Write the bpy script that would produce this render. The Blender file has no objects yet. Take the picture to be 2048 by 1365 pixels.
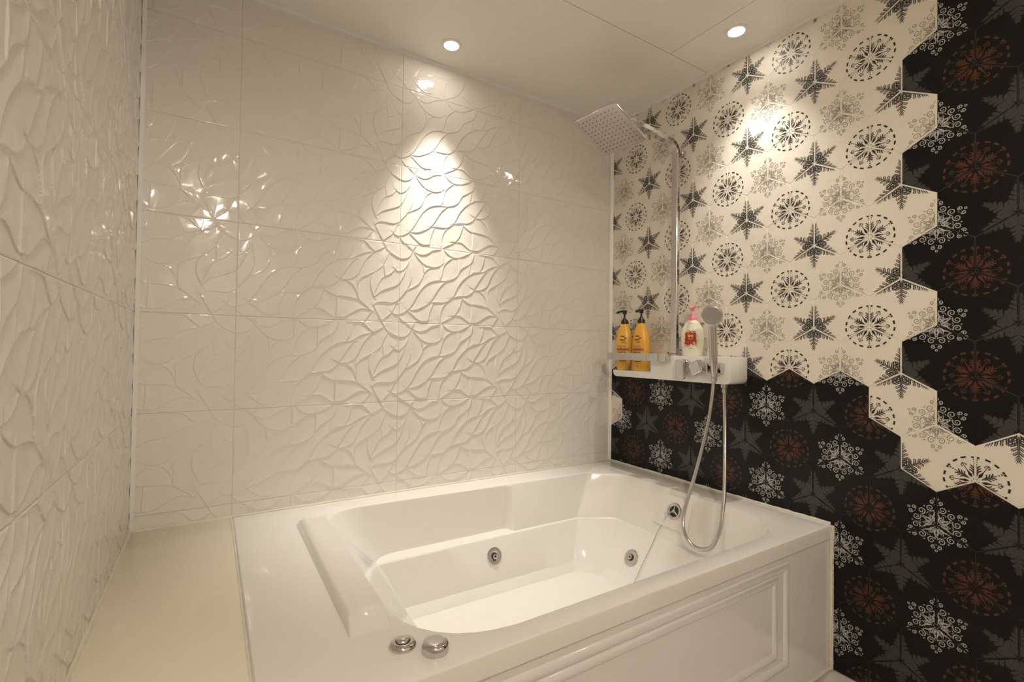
import bpy, bmesh, math, random
import numpy as np
from mathutils import Matrix, Vector

scene = bpy.context.scene
COL = scene.collection
PI = math.pi
random.seed(4)

# ------------------------------------------------------------------ camera
H = 2.331                      # ceiling height
XL = -2.0546                   # left wall
RIM = 0.50                     # bathtub rim height
cam = bpy.data.cameras.new('camera')
cam.sensor_width = 36.0
cam.lens = 957.5 / 2048 * 36.0
cam.clip_start = 0.01
camo = bpy.data.objects.new('camera', cam)
COL.objects.link(camo)
ya, pi_, ro = -0.5613, 0.0151, -0.0139
RM = Matrix.Rotation(ya, 3, 'Z') @ Matrix.Rotation(pi_, 3, 'X') @ Matrix.Rotation(ro, 3, 'Y')
cx, cf, cu = RM.col[0], RM.col[1], RM.col[2]
camo.matrix_world = Matrix(((cx[0], cu[0], -cf[0], -1.8485), (cx[1], cu[1], -cf[1], -1.9274),
                            (cx[2], cu[2], -cf[2], 1.0987), (0, 0, 0, 1)))
scene.camera = camo

# ------------------------------------------------------------------ world, exposure
w = bpy.data.worlds.new('world'); scene.world = w
w.use_nodes = True
w.node_tree.nodes['Background'].inputs[0].default_value = (0.9, 0.8, 0.65, 1)
w.node_tree.nodes['Background'].inputs[1].default_value = 0.02
vs = scene.view_settings
vs.view_transform = 'Standard'; vs.look = 'None'; vs.gamma = 1.0; vs.use_curve_mapping = False
vs.exposure = 0.08

# the room's lamps, then one added fill lamp: (x, y, power, beam degrees, blend, colour)
LAMPS = [
    (-1.043, -0.152, 88.0, 58, 1.0, (1.0, 0.94, 0.86)),
    (-0.162, -0.835, 26.0, 86, 1.0, (1.0, 0.94, 0.86)),
    (-1.74, -1.62, 8.0, 80, 1.0, (1.0, 0.9, 0.76)),
    (-1.85, -2.6, 47.0, 178, 0.3, (1.0, 0.9, 0.76)),
    (-0.5, -3.0, 13.0, 160, 1.0, (1.0, 0.9, 0.76)),  # unseen fill lamp, added to brighten the apron and ceiling
]

# ------------------------------------------------------------------ helpers
def mat(name, col, rough=0.4, metal=0.0, spec=0.5, noise=0.0, nscale=8.0, coat=0.0, bump=0.0, bscale=200.0, emit=None, trans=0.0):
    m = bpy.data.materials.new(name); m.use_nodes = True
    nt = m.node_tree; b = nt.nodes['Principled BSDF']
    b.inputs['Base Color'].default_value = (*col, 1)
    b.inputs['Roughness'].default_value = rough
    b.inputs['Metallic'].default_value = metal
    b.inputs['Specular IOR Level'].default_value = spec
    b.inputs['Coat Weight'].default_value = coat
    b.inputs['Transmission Weight'].default_value = trans
    if emit:
        b.inputs['Emission Color'].default_value = (*emit[0], 1)
        b.inputs['Emission Strength'].default_value = emit[1]
    if noise or bump:
        tc = nt.nodes.new('ShaderNodeTexCoord')
    if noise:
        n = nt.nodes.new('ShaderNodeTexNoise'); n.inputs['Scale'].default_value = nscale
        n.inputs['Detail'].default_value = 5
        nt.links.new(tc.outputs['Object'], n.inputs['Vector'])
        mx = nt.nodes.new('ShaderNodeMix'); mx.data_type = 'RGBA'
        mx.inputs[6].default_value = (*[c * (1 - noise) for c in col], 1)
        mx.inputs[7].default_value = (*[min(1, c * (1 + noise)) for c in col], 1)
        nt.links.new(n.outputs['Fac'], mx.inputs[0])
        nt.links.new(mx.outputs[2], b.inputs['Base Color'])
    if bump:
        n2 = nt.nodes.new('ShaderNodeTexNoise'); n2.inputs['Scale'].default_value = bscale
        nt.links.new(tc.outputs['Object'], n2.inputs['Vector'])
        bp = nt.nodes.new('ShaderNodeBump'); bp.inputs['Strength'].default_value = bump
        bp.inputs['Distance'].default_value = 0.002
        nt.links.new(n2.outputs['Fac'], bp.inputs['Height'])
        nt.links.new(bp.outputs['Normal'], b.inputs['Normal'])
    return m

def marble():
    m = mat('floor_marble', (0.72, 0.66, 0.60), 0.18)
    nt = m.node_tree; b = nt.nodes['Principled BSDF']
    tc = nt.nodes.new('ShaderNodeTexCoord')
    n = nt.nodes.new('ShaderNodeTexNoise'); n.inputs['Scale'].default_value = 3.5; n.inputs['Detail'].default_value = 9
    n.inputs['Distortion'].default_value = 1.8
    nt.links.new(tc.outputs['Object'], n.inputs['Vector'])
    r = nt.nodes.new('ShaderNodeValToRGB')
    r.color_ramp.elements[0].position = 0.36; r.color_ramp.elements[0].color = (0.42, 0.33, 0.29, 1)
    r.color_ramp.elements[1].position = 0.52; r.color_ramp.elements[1].color = (0.76, 0.70, 0.65, 1)
    nt.links.new(n.outputs['Fac'], r.inputs[0]); nt.links.new(r.outputs[0], b.inputs['Base Color'])
    return m

M = dict(
    relief=mat('relief_tile_glaze', (0.84, 0.80, 0.74), 0.07, noise=0.015, nscale=2.0),
    grout=mat('grout_cream', (0.70, 0.65, 0.55), 0.6, noise=0.08, nscale=30),
    plaster=mat('plaster', (0.72, 0.69, 0.64), 0.6, noise=0.03),
    ceil=mat('ceiling_panel', (0.89, 0.86, 0.80), 0.22, noise=0.015, nscale=3),
    ceil_gap=mat('ceiling_gap', (0.35, 0.31, 0.26), 0.7, noise=0.05),
    trim=mat('white_trim', (0.90, 0.88, 0.84), 0.3, noise=0.02),
    caulk=mat('caulk', (0.76, 0.72, 0.60), 0.45, noise=0.10, nscale=25, bump=0.4, bscale=60),
    acrylic=mat('white_acrylic', (0.83, 0.80, 0.75), 0.06, noise=0.01, nscale=2),
    apron=mat('apron_acrylic', (0.80, 0.775, 0.75), 0.08, noise=0.01, nscale=2),
    deck=mat('deck_slab', (0.84, 0.77, 0.62), 0.08, noise=0.015, nscale=3),
    chrome=mat('chrome', (0.64, 0.62, 0.61), 0.06, metal=1.0, noise=0.02, nscale=20),
    steel=mat('brushed_steel', (0.62, 0.60, 0.58), 0.25, metal=1.0, noise=0.05, nscale=40),
    hose=mat('hose_metal', (0.58, 0.55, 0.52), 0.22, metal=1.0, noise=0.05, nscale=60),
    darkhole=mat('dark_recess', (0.015, 0.015, 0.015), 0.4, noise=0.05),
    spray=mat('spray_plate', (0.42, 0.40, 0.38), 0.35, metal=0.6, noise=0.06, nscale=60),
    headplate=mat('shower_plate', (0.60, 0.57, 0.55), 0.16, metal=0.9, noise=0.03, nscale=30),
    light_tile=mat('cream_hex_tile', (0.80, 0.74, 0.64), 0.42, noise=0.03, nscale=14, bump=0.15, bscale=300),
    dark_tile=mat('black_hex_tile', (0.0045, 0.0042, 0.0038), 0.30, spec=0.28, noise=0.15, nscale=10, bump=0.15, bscale=300),
    dark_grout=mat('dark_grout', (0.016, 0.015, 0.013), 0.6, noise=0.1, nscale=40),
    light_grout=mat('light_grout', (0.82, 0.77, 0.68), 0.5, noise=0.05, nscale=40),
    ink_black=mat('ink_black', (0.012, 0.011, 0.010), 0.45, noise=0.05),
    ink_grey=mat('ink_charcoal', (0.030, 0.028, 0.027), 0.45, noise=0.1, nscale=80),
    ink_taupe=mat('ink_taupe', (0.25, 0.22, 0.18), 0.45, noise=0.1, nscale=80),
    ink_rust=mat('ink_rust', (0.085, 0.024, 0.007), 0.35, noise=0.2, nscale=60),
    ink_slate=mat('ink_slate', (0.042, 0.040, 0.040), 0.35, noise=0.15, nscale=60),
    ink_silver=mat('ink_silver', (0.52, 0.50, 0.48), 0.4, noise=0.1, nscale=80),
    white=mat('white_plastic', (0.83, 0.81, 0.77), 0.22, noise=0.01),
    yellow=mat('yellow_plastic', (0.83, 0.46, 0.065), 0.28, noise=0.03, nscale=6),
    yellow2=mat('amber_plastic', (0.83, 0.41, 0.055), 0.28, noise=0.03, nscale=6),
    black=mat('black_plastic', (0.016, 0.015, 0.014), 0.3, noise=0.05),
    cream=mat('cream_plastic', (0.86, 0.80, 0.64), 0.25, noise=0.015),
    pink=mat('pink_plastic', (0.90, 0.30, 0.36), 0.3, noise=0.03),
    pinkish=mat('pump_stem', (0.85, 0.72, 0.66), 0.2, noise=0.02),
    red=mat('label_red', (0.42, 0.022, 0.028), 0.4, noise=0.05),
    lab_yellow=mat('label_yellow', (0.88, 0.58, 0.08), 0.4, noise=0.05),
    lab_pink=mat('label_pink', (0.80, 0.30, 0.32), 0.4, noise=0.05),
    lab_blue=mat('label_blue', (0.28, 0.50, 0.58), 0.4, noise=0.05),
    lab_white=mat('label_white', (0.85, 0.83, 0.78), 0.4, noise=0.02),
    lab_orange=mat('label_orange', (0.80, 0.16, 0.03), 0.4, noise=0.05),
    violet=mat('ink_violet', (0.10, 0.02, 0.09), 0.4, noise=0.05),
    mauve=mat('ink_mauve', (0.42, 0.18, 0.14), 0.4, noise=0.05),
    lens=mat('lamp_lens', (1, 1, 1), 0.3, emit=((1.0, 0.93, 0.82), 68), noise=0.01),
    floor=marble(),
)

def mesh(name, verts, faces, mats, smooth=True, sharp=40, mi=None):
    me = bpy.data.meshes.new(name)
    me.from_pydata([tuple(v) for v in verts], [], [tuple(f) for f in faces])
    for m in (mats if isinstance(mats, (list, tuple)) else [mats]):
        me.materials.append(m)
    if mi is not None:
        me.polygons.foreach_set('material_index', mi)
    if smooth:
        me.polygons.foreach_set('use_smooth', [True] * len(me.polygons))
        if sharp: me.set_sharp_from_angle(angle=math.radians(sharp))
    me.update()
    return me

def link(name, me, parent=None, mw=None):
    o = bpy.data.objects.new(name, me); COL.objects.link(o)
    if parent: o.parent = parent
    if mw is not None: o.matrix_local = mw
    return o

def tag(o, label=None, cat=None, group=None, kind=None):
    if label: o['label'] = label
    if cat: o['category'] = cat
    if group: o['group'] = group
    if kind: o['kind'] = kind
    return o

def thing(name, label, cat, loc=(0, 0, 0), group=None):
    o = bpy.data.objects.new(name, None); COL.objects.link(o)
    o.location = loc; o.empty_display_size = 0.05
    return tag(o, label, cat, group)

def root_loc(p):
    while p.parent: p = p.parent
    return Vector(p.location)

class MB:
    """collects shapes in world coordinates, builds ONE mesh object"""
    def __init__(s): s.v = []; s.f = []
    def add(s, vs, fs):
        n = len(s.v); s.v += [Vector(v) for v in vs]; s.f += [tuple(i + n for i in f) for f in fs]; return s
    def box(s, a, b):
        x0, y0, z0 = a; x1, y1, z1 = b
        return s.add([(x0, y0, z0), (x1, y0, z0), (x1, y1, z0), (x0, y1, z0), (x0, y0, z1), (x1, y0, z1), (x1, y1, z1), (x0, y1, z1)],
                     [(0, 3, 2, 1), (4, 5, 6, 7), (0, 1, 5, 4), (1, 2, 6, 5), (2, 3, 7, 6), (3, 0, 4, 7)])
    def lathe(s, prof, base=(0, 0, 0), axis=(0, 0, 1), n=32, sx=1.0, sy=1.0, xdir=None):
        az = Vector(axis).normalized()
        ax = Vector(xdir) if xdir else (Vector((0, 0, 1)) if abs(az.z) < .9 else Vector((1, 0, 0)))
        ax = (ax - az * ax.dot(az)).normalized(); ay = az.cross(ax)
        vs, fs = [], []; B = Vector(base)
        for r, z in prof:
            for i in range(n):
                t = 2 * PI * i / n
                vs.append(B + ax * (r * sx * math.cos(t)) + ay * (r * sy * math.sin(t)) + az * z)
        for j in range(len(prof) - 1):
            for i in range(n):
                a = j * n + i; b = j * n + (i + 1) % n
                fs.append((a, b, b + n, a + n))
        fs.append(tuple(range(n - 1, -1, -1)))
        fs.append(tuple((len(prof) - 1) * n + i for i in range(n)))
        return s.add(vs, fs)
    def tube(s, path, rad, n=10, cap=True):
        P = [Vector(p) for p in path]; m = len(P)
        T = [(P[min(i + 1, m - 1)] - P[max(i - 1, 0)]).normalized() for i in range(m)]
        up = Vector((0, 0, 1)) if abs(T[0].z) < .9 else Vector((1, 0, 0))
        N = (up - T[0] * up.dot(T[0])).normalized()
        vs, fs = [], []
        for i in range(m):
            N = (N - T[i] * N.dot(T[i])).normalized(); Bn = T[i].cross(N)
            r = rad[i] if isinstance(rad, (list, tuple)) else rad
            for k in range(n):
                t = 2 * PI * k / n
                vs.append(P[i] + N * (r * math.cos(t)) + Bn * (r * math.sin(t)))
        for i in range(m - 1):
            for k in range(n):
                a = i * n + k; b = i * n + (k + 1) % n
                fs.append((a, b, b + n, a + n))
        if cap:
            fs.append(tuple(range(n - 1, -1, -1))); fs.append(tuple((m - 1) * n + i for i in range(n)))
        return s.add(vs, fs)
    def sweep(s, path, section, side):
        """rectangular / polygon section (list of (a,b)) swept along path; side = fixed lateral direction"""
        P = [Vector(p) for p in path]; m = len(P); S = Vector(side).normalized(); k = len(section)
        vs, fs = [], []
        for i in range(m):
            T = (P[min(i + 1, m - 1)] - P[max(i - 1, 0)]).normalized()
            N = S.cross(T).normalized()
            vs += [P[i] + S * a + N * b for a, b in section]
        for i in range(m - 1):
            for j in range(k):
                a = i * k + j; b = i * k + (j + 1) % k
                fs.append((a, b, b + k, a + k))
        fs.append(tuple(range(k - 1, -1, -1))); fs.append(tuple((m - 1) * k + i for i in range(k)))
        return s.add(vs, fs)
    def prism(s, outline, ax_u, ax_v, ax_n, org, d0, d1):
        """outline [(u,v)] extruded along ax_n from d0 to d1"""
        U, V, Nn, O = Vector(ax_u), Vector(ax_v), Vector(ax_n), Vector(org); n = len(outline)
        vs = [O + U * u + V * v + Nn * d0 for u, v in outline] + [O + U * u + V * v + Nn * d1 for u, v in outline]
        fs = [tuple(range(n - 1, -1, -1)), tuple(range(n, 2 * n))] + [(i, (i + 1) % n, n + (i + 1) % n, n + i) for i in range(n)]
        return s.add(vs, fs)
    def build(s, name, m, parent=None, bevel=0.0, segs=2, smooth=True, sharp=40):
        L = root_loc(parent) if parent else Vector((0, 0, 0))
        me = mesh(name, [v - L for v in s.v], s.f, m, smooth, sharp)
        bm = bmesh.new(); bm.from_mesh(me); bmesh.ops.recalc_face_normals(bm, faces=bm.faces)
        if bevel:
            es = [e for e in bm.edges if len(e.link_faces) == 2 and e.calc_face_angle(0) > math.radians(30)]
            bmesh.ops.bevel(bm, geom=es, offset=bevel, segments=segs, profile=0.5, affect='EDGES', clamp_overlap=True)
            for f in bm.faces: f.smooth = True
        bm.to_mesh(me); bm.free()
        if smooth and sharp: me.set_sharp_from_angle(angle=math.radians(sharp))
        return link(name, me, parent)

def rrect(w, h, r, n=6, cx=0, cy=0):
    out = []
    for (sx, sy, a0) in ((1, 1, 0), (-1, 1, 90), (-1, -1, 180), (1, -1, 270)):
        for i in range(n + 1):
            a = math.radians(a0 + 90 * i / n)
            out.append((cx + sx * (w / 2 - r) + r * math.cos(a), cy + sy * (h / 2 - r) + r * math.sin(a)))
    return out

def catmull(pts, per=12):
    P = [Vector(p) for p in pts]; out = []
    for i in range(len(P) - 1):
        p0 = P[max(i - 1, 0)]; p1 = P[i]; p2 = P[i + 1]; p3 = P[min(i + 2, len(P) - 1)]
        for k in range(per):
            t = k / per
            out.append(0.5 * ((2 * p1) + (p2 - p0) * t + (2 * p0 - 5 * p1 + 4 * p2 - p3) * t * t + (3 * p1 - p0 - 3 * p2 + p3) * t ** 3))
    out.append(P[-1]); return out

def struct(name, mb, m, bevel=0.0, parent=None, label=None):
    o = mb.build(name, m, parent, bevel)
    if not parent: tag(o, label, None, None, 'structure')
    return o

# ------------------------------------------------------------------ room shell
YF = -3.4                      # wall behind the camera
wall_back = struct('wall_back', MB().box((XL - .1, .0026, -.1), (.1, .11, H + .1)), M['grout'], label='white relief tiled wall behind the bathtub')
wall_right = struct('wall_right', MB().box((.010, YF, -.1), (.11, .010, H + .1)), M['plaster'], label='wall of cream and black snowflake hexagon tiles')
wall_left = struct('wall_left', MB().box((XL - .11, YF, -.1), (XL - .0026, .010, H + .1)), M['grout'], label='white relief tiled wall at the left')
wall_front = struct('wall_front', MB().box((XL - .1, YF - .1, -.1), (.1, YF, H + .1)), M['plaster'], label='plain pale wall across the room from the tub')
floor = struct('floor', MB().box((XL - .1, YF - .1, -.1), (.1, .1, -.008)), M['grout'], label='pale veined marble tile floor')
ceiling = struct('ceiling', MB().box((XL - .1, YF - .1, H + .006), (.1, .1, H + .1)), M['ceil_gap'], label='glossy off-white panel ceiling')

# ceiling panels, joints as in the photo (one at y=-0.6, one at x=-0.257)
def panel_mesh(x0, y0, x1, y1):
    return MB().box((x0, y0, H), (x1, y1, H + .02))
ys = [0.0, -0.6, -1.2, -1.8, -2.4, -3.0, YF]
for r in range(len(ys) - 1):
    xs = [XL, -1.02, 0.0] if r == 0 else [XL, -1.457, -.257, 0.0]
    if r == 0: xs = [XL, 0.0]
    for c in range(len(xs) - 1):
        g = .0012
        panel_mesh(xs[c] + g, ys[r + 1] + g, xs[c + 1] - g, ys[r] - g).build('panel', M['ceil'], ceiling)

# floor tiles, 0.3 m, in the open part of the floor
ft = MB().box((-.1485, -.1485, -.01), (.1485, .1485, 0)).build('tile', M['floor'], floor, bevel=.0015, segs=1)
first = True
for i in range(7):
    for j in range(8):
        x = -.15 - .3 * i; y = -1.25 - .3 * j
        if x - .15 < XL - .05 and i == 6: x = XL + .125
        o = ft if first else link('tile', ft.data, floor)
        first = False
        o.location = (x, y, 0)
        if i == 6: o.scale = ((.2546 - .003) / .297, 1, 1); o.location.x = XL + .2546 / 2

# ------------------------------------------------------------------ leaf relief tiles
TW, TH = .5848, .327
CURVES = [[(-69,323),(-57,302),(-45,289),(-27,278),(-6,268),(11,265),(29,269),(44,279),(56,301),(71,324)],[(386,323),(416,323),(443,317),(460,299),(480,282)],[(343,238),(380,243),(401,249),(422,263),(444,273),(480,282)],[(480,282),(500,291),(524,307)],[(342,165),(352,161),(376,160),(397,168),(416,183),(429,209),(442,238),(461,263),(480,282)],[(419,150),(430,171),(454,185),(490,206),(515,229),(526,253),(540,285)],[(376,156),(392,145),(406,127),(414,106),(420,84),(442,66),(473,41)],[(289,118),(302,108),(328,95),(346,93),(383,91),(407,87),(420,83)],[(241,38),(273,40),(291,34),(306,23),(327,12),(353,11),(373,16),(394,29),(421,45),(443,49),(473,41)],[(449,5),(460,21),(472,38)],[(484,55),(493,38),(505,16),(511,7)],[(519,7),(539,25),(559,46),(570,74),(575,78)],[(484,69),(495,78),(518,81),(547,78),(564,81),(579,89),(587,98),(617,135),(634,171),(638,195),(636,224),(630,256)],[(486,102),(503,118),(520,129),(554,143),(578,155),(592,171),(604,195),(612,216)],[(487,201),(471,185),(466,163),(466,143),(475,113),(485,94)],[(489,125),(497,148),(516,181),(530,188),(550,200),(565,219)],[(-19,220),(-8,213),(3,212),(21,223),(36,243),(42,259)],[(521,230),(521,213),(523,190)],[(338,89),(337,60),(334,19)],[(416,150),(415,131),(416,106)],[(65,302),(78,293),(106,292),(128,302),(147,315),(192,327)],[(28,327),(44,314),(56,303)],[(56,303),(69,325)],[(62,298),(75,280),(100,256),(129,244),(155,244),(174,249),(188,258)],[(189,323),(187,258)],[(106,206),(120,228),(142,242)],[(100,256),(105,230),(107,209)],[(32,135),(56,148),(83,165),(98,187),(106,209)],[(181,189),(191,214),(198,248),(213,271),(239,294)],[(199,324),(216,308),(239,297),(273,299),(301,310),(335,330)],[(-29,41),(-17,33),(-2,32),(15,38),(39,54),(60,81),(84,124),(105,154),(130,174),(156,184),(181,188),(211,189)],[(211,189),(241,199),(261,213),(274,231),(284,248),(305,262),(329,277),(340,294),(346,323)],[(42,54),(73,56),(104,69),(135,90),(157,120),(176,152),(198,178),(211,189)],[(138,91),(170,93),(209,95),(233,107),(249,127),(269,168),(289,195),(316,219),(344,235),(380,244),(409,245)],[(42,48),(61,31),(89,11),(114,9),(131,12)],[(131,14),(137,47),(151,84),(157,90)],[(186,9),(189,50),(200,78),(219,100),(242,116),(290,122)],[(194,6),(227,24),(254,41),(274,70),(284,98),(290,122)],[(242,119),(276,126),(307,129),(332,142),(352,166),(377,206),(398,236),(409,245)],[(270,296),(269,227)],[(323,226),(329,274)],[(376,244),(394,278),(400,314)],[(-2,27),(19,0)]]
NU, NV = 330, 185
def leaf_height():
    du, dv = TW / NU, TH / NV
    gu, gv = np.meshgrid((np.arange(NU) + .0) * du, (np.arange(NV) + .0) * dv)
    P = np.stack([gu.ravel(), gv.ravel()], 1)
    up = np.full(len(P), 9.0); lo = np.full(len(P), 9.0)
    for c in CURVES:
        c3 = [Vector((a / 1000, b / 1000, 0)) for a, b in c]
        c3 = catmull(c3, 3) if len(c3) > 2 else c3
        base = np.array([(q.x, q.y) for q in c3])
        for oi in (-1, 0, 1):
            for oj in (-1, 0, 1):
                q = base + np.array([oi * TW, oj * TH])
                if q[:, 0].max() < -.06 or q[:, 0].min() > TW + .06 or q[:, 1].max() < -.06 or q[:, 1].min() > TH + .06: continue
                A = q[:-1]; D = q[1:] - q[:-1]; L2 = (D ** 2).sum(1) + 1e-12
                sel = (P[:, 0] > q[:, 0].min() - .07) & (P[:, 0] < q[:, 0].max() + .07) & (P[:, 1] > q[:, 1].min() - .07) & (P[:, 1] < q[:, 1].max() + .07)
                ids = np.nonzero(sel)[0]
                if not len(ids): continue
                p = P[ids][:, None, :] - A[None]
                t = np.clip((p * D).sum(2) / L2, 0, 1)
                e = p - t[:, :, None] * D
                d = np.sqrt((e ** 2).sum(2)); k = d.argmin(1); ar = np.arange(len(ids))
                dd = d[ar, k]; ee = p[ar, k]; Dk = D[k]
                side = Dk[:, 0] * ee[:, 1] - Dk[:, 1] * ee[:, 0]
                u = side >= 0
                up[ids[u]] = np.minimum(up[ids[u]], dd[u]); lo[ids[~u]] = np.minimum(lo[ids[~u]], dd[~u])
    up = np.minimum(up, .08); lo = np.minimum(lo, .08)
    h = lo / (lo + up + 1e-6)
    h = h ** 1.9 * .85 + h * .15
    return h.reshape(NV, NU)
HGT = leaf_height()
RELIEF = .0023
def relief_mesh(name, i0, i1, j0, j1):
    """tile piece covering grid columns i0..i1, rows j0..j1; local u,v from the tile's lower left, n outward"""
    du, dv = TW / NU, TH / NV; g = .0004
    ii = np.arange(i0, i1 + 1); jj = np.arange(j0, j1 + 1)
    U, V = np.meshgrid(ii * du, jj * dv)
    Z = HGT[np.ix_(jj % NV, ii % NU)] * RELIEF
    U = np.clip(U, i0 * du + g, i1 * du - g); V = np.clip(V, j0 * dv + g, j1 * dv - g)
    # rounded border
    eu = np.minimum(U - U.min(), U.max() - U); ev = np.minimum(V - V.min(), V.max() - V)
    e = np.minimum(eu, ev)
    Z = Z * np.clip(.55 + e / .006, 0, 1) + np.where(e < .0005, -.0004, 0)
    n, m = len(ii), len(jj)
    vs = np.stack([U, V, Z], 2).reshape(-1, 3)
    idx = np.arange(n * m).reshape(m, n)
    quads = np.stack([idx[:-1, :-1], idx[:-1, 1:], idx[1:, 1:], idx[1:, :-1]], 2).reshape(-1, 4).tolist()
    ring = list(idx[0, :]) + list(idx[1:, -1]) + list(idx[-1, -2::-1]) + list(idx[-2:0:-1, 0])
    k = len(vs); sk = vs[ring].copy(); sk[:, 2] = -.0095
    allv = np.concatenate([vs, sk]); R = len(ring)
    fs = quads + [(ring[a], k + a, k + (a + 1) % R, ring[(a + 1) % R]) for a in range(R)]
    return mesh(name, allv.tolist(), fs, M['relief'], True, 0)
rows = []                      # (z of the tile's lower left, j0, j1)
zr = .545 - TH
while zr < H:
    j0 = max(0, math.ceil((.46 - zr) / TH * NV)); j1 = min(NV, int((H - .002 - zr) / TH * NV))
    if j1 - j0 > 3: rows.append((zr, j0, j1))
    zr += TH
cache = {}
def put_tile(wall, u0, i0, i1, zr, j0, j1, to_world):
    key = (i0, i1, j0, j1)
    if key not in cache: cache[key] = relief_mesh('relief_tile', *key)
    link('tile', cache[key], wall, to_world(u0, zr))
def back_mat(u, z): return Matrix(((1, 0, 0, u), (0, 0, -1, .0015), (0, 1, 0, z), (0, 0, 0, 1)))
def left_mat(u, z): return Matrix(((0, 0, 1, XL - .0015), (1, 0, 0, u), (0, 1, 0, z), (0, 0, 0, 1)))
V1 = -1.7765
for zr, j0, j1 in rows:
    put_tile(wall_back, V1 - TW, NU - int((V1 - XL) / TW * NU), NU, zr, j0, j1, back_mat)
    for c in range(3): put_tile(wall_back, V1 + c * TW, 0, NU, zr, j0, j1, back_mat)
    put_tile(wall_back, V1 + 3 * TW, 0, max(1, int(-(V1 + 3 * TW) / TW * NU)), zr, j0, j1, back_mat)
    put_tile(wall_left, -.25, 0, int(.248 / TW * NU), zr, j0, j1, left_mat)
    for c in range(3): put_tile(wall_left, -.25 - (c + 1) * TW, 0, NU, zr, j0, j1, left_mat)

# ------------------------------------------------------------------ hexagon tiles with printed snowflakes
S = .1; A = S * 3 ** .5 / 2
class Print:
    def __init__(s): s.v = []; s.f = []; s.m = []
    def poly(s, pts, mi):
        n = len(s.v); s.v += pts; s.f.append(tuple(range(n, n + len(pts)))); s.m.append(mi)
    def strip(s, pts, wd, mi):
        n = len(s.v); k = len(pts)
        for i, (x, y) in enumerate(pts):
            a = pts[max(i - 1, 0)]; b = pts[min(i + 1, k - 1)]
            dx, dy = b[0] - a[0], b[1] - a[1]; L = math.hypot(dx, dy) or 1
            h = (wd[i] if isinstance(wd, list) else wd) / 2
            s.v += [(x - dy / L * h, y + dx / L * h), (x + dy / L * h, y - dx / L * h)]
        for i in range(k - 1):
            s.f.append((n + 2 * i, n + 2 * i + 1, n + 2 * i + 3, n + 2 * i + 2)); s.m.append(mi)
def spiral(cx, cy, r0, a0, turns, sgn=1, n=18, r1=.2):
    return [(cx + r0 * (1 - (1 - r1) * t) * math.cos(a0 + sgn * turns * 2 * PI * t), cy + r0 * (1 - (1 - r1) * t) * math.sin(a0 + sgn * turns * 2 * PI * t)) for t in [i / n for i in range(n + 1)]]
def arc(r, a0, a1, n=4): return [(r * math.cos(a0 + (a1 - a0) * i / n), r * math.sin(a0 + (a1 - a0) * i / n)) for i in range(n + 1)]
def ngon(x, y, r, n=6, rot=0, sy=1): return [(x + r * math.cos(rot + 2 * PI * i / n), y + r * sy * math.sin(rot + 2 * PI * i / n)) for i in range(n)]

def half_circle(wf):
    o = []; d = math.radians
    o.append(('s', arc(.0685, d(.4), d(5.2)), .0042 * wf)); o.append(('s', arc(.0685, d(15), d(25)), .0040 * wf))
    o.append(('p', [(.0605, .0002), (.0605, .0019 * wf), (.0640, .0019 * wf), (.0640, .0002)]))
    o.append(('p', [(.0545, .0002), (.0545, .0014 * wf), (.0575, .0014 * wf), (.0575, .0002)]))
    o.append(('p', [(.013, .0002), (.024, .0028 * wf), (.034, .0012 * wf), (.052, .0009 * wf), (.052, .0002)]))
    for r in (.024, .031, .038):
        o.append(('s', [(r, .0006), (r + .006, .005), (r + .0085, .0105 - (r - .024) * .15)], [.0022 * wf, .0026 * wf, .0020 * wf]))
    return o
def mid_circle(wf):
    o = [('p', [(.012, 0), (.021, .0032 * wf), (.034, .0008 * wf), (.050, .0006 * wf), (.058, .0010), (.058, -.0010), (.050, -.0006 * wf), (.034, -.0008 * wf), (.021, -.0032 * wf)])]
    for s_ in (1, -1):
        o.append(('s', [(.056, 0), (.0535, .004 * s_), (.050, .0062 * s_), (.0472, .0048 * s_), (.0485, .0026 * s_)], .0016 * wf))
    o.append(('p', ngon(.0075, 0, .0016, 5)))
    return o
def half_star(wf):
    o = [('p', [(.006, .0002), (.018, .0044), (.034, .0026), (.060, .0014), (.081, .0004), (.081, .0002)])]
    for i in range(10):
        r = .021 + i * .0059; ww = .0205 * (1 - (r - .021) / .062) ** .9 + .0015
        if i % 2 == 0 and i < 7:
            o.append(('s', [(r - .003, .001), (r + .001, ww * .45), (r + .0045, ww * .8), (r + .002, ww), (r - .0018, ww * .85), (r - .0005, ww * .66)], [.0032 * wf, .0030 * wf, .0026 * wf, .0022 * wf, .0018 * wf, .0012 * wf]))
        else:
            o.append(('s', [(r - .002, .001), (r + .003, ww * .5), (r + .009, ww * .98)], [.0026 * wf, .0020 * wf, .0005]))
    o.append(('s', [(.026, .0005), (.0265, .008), (.031, .0125), (.0345, .0135)], [.004 * wf, .003 * wf, .0022 * wf, .001]))
    return o
def mid_star(wf):
    o = [('p', [(.004, 0), (.012, .0036), (.018, .0016), (.027, .0026), (.0335, 0), (.027, -.0026), (.018, -.0016), (.012, -.0036)])]
    for s_ in (1, -1):
        o.append(('s', [(.014, .003 * s_), (.020, .0075 * s_), (.026, .0085 * s_)], [.003 * wf, .0026 * wf, .001]))
        o.append(('s', [(.028, .002 * s_), (.035, .0045 * s_), (.040, .0045 * s_)], [.0024 * wf, .0018 * wf, .0006]))
    return o
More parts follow.
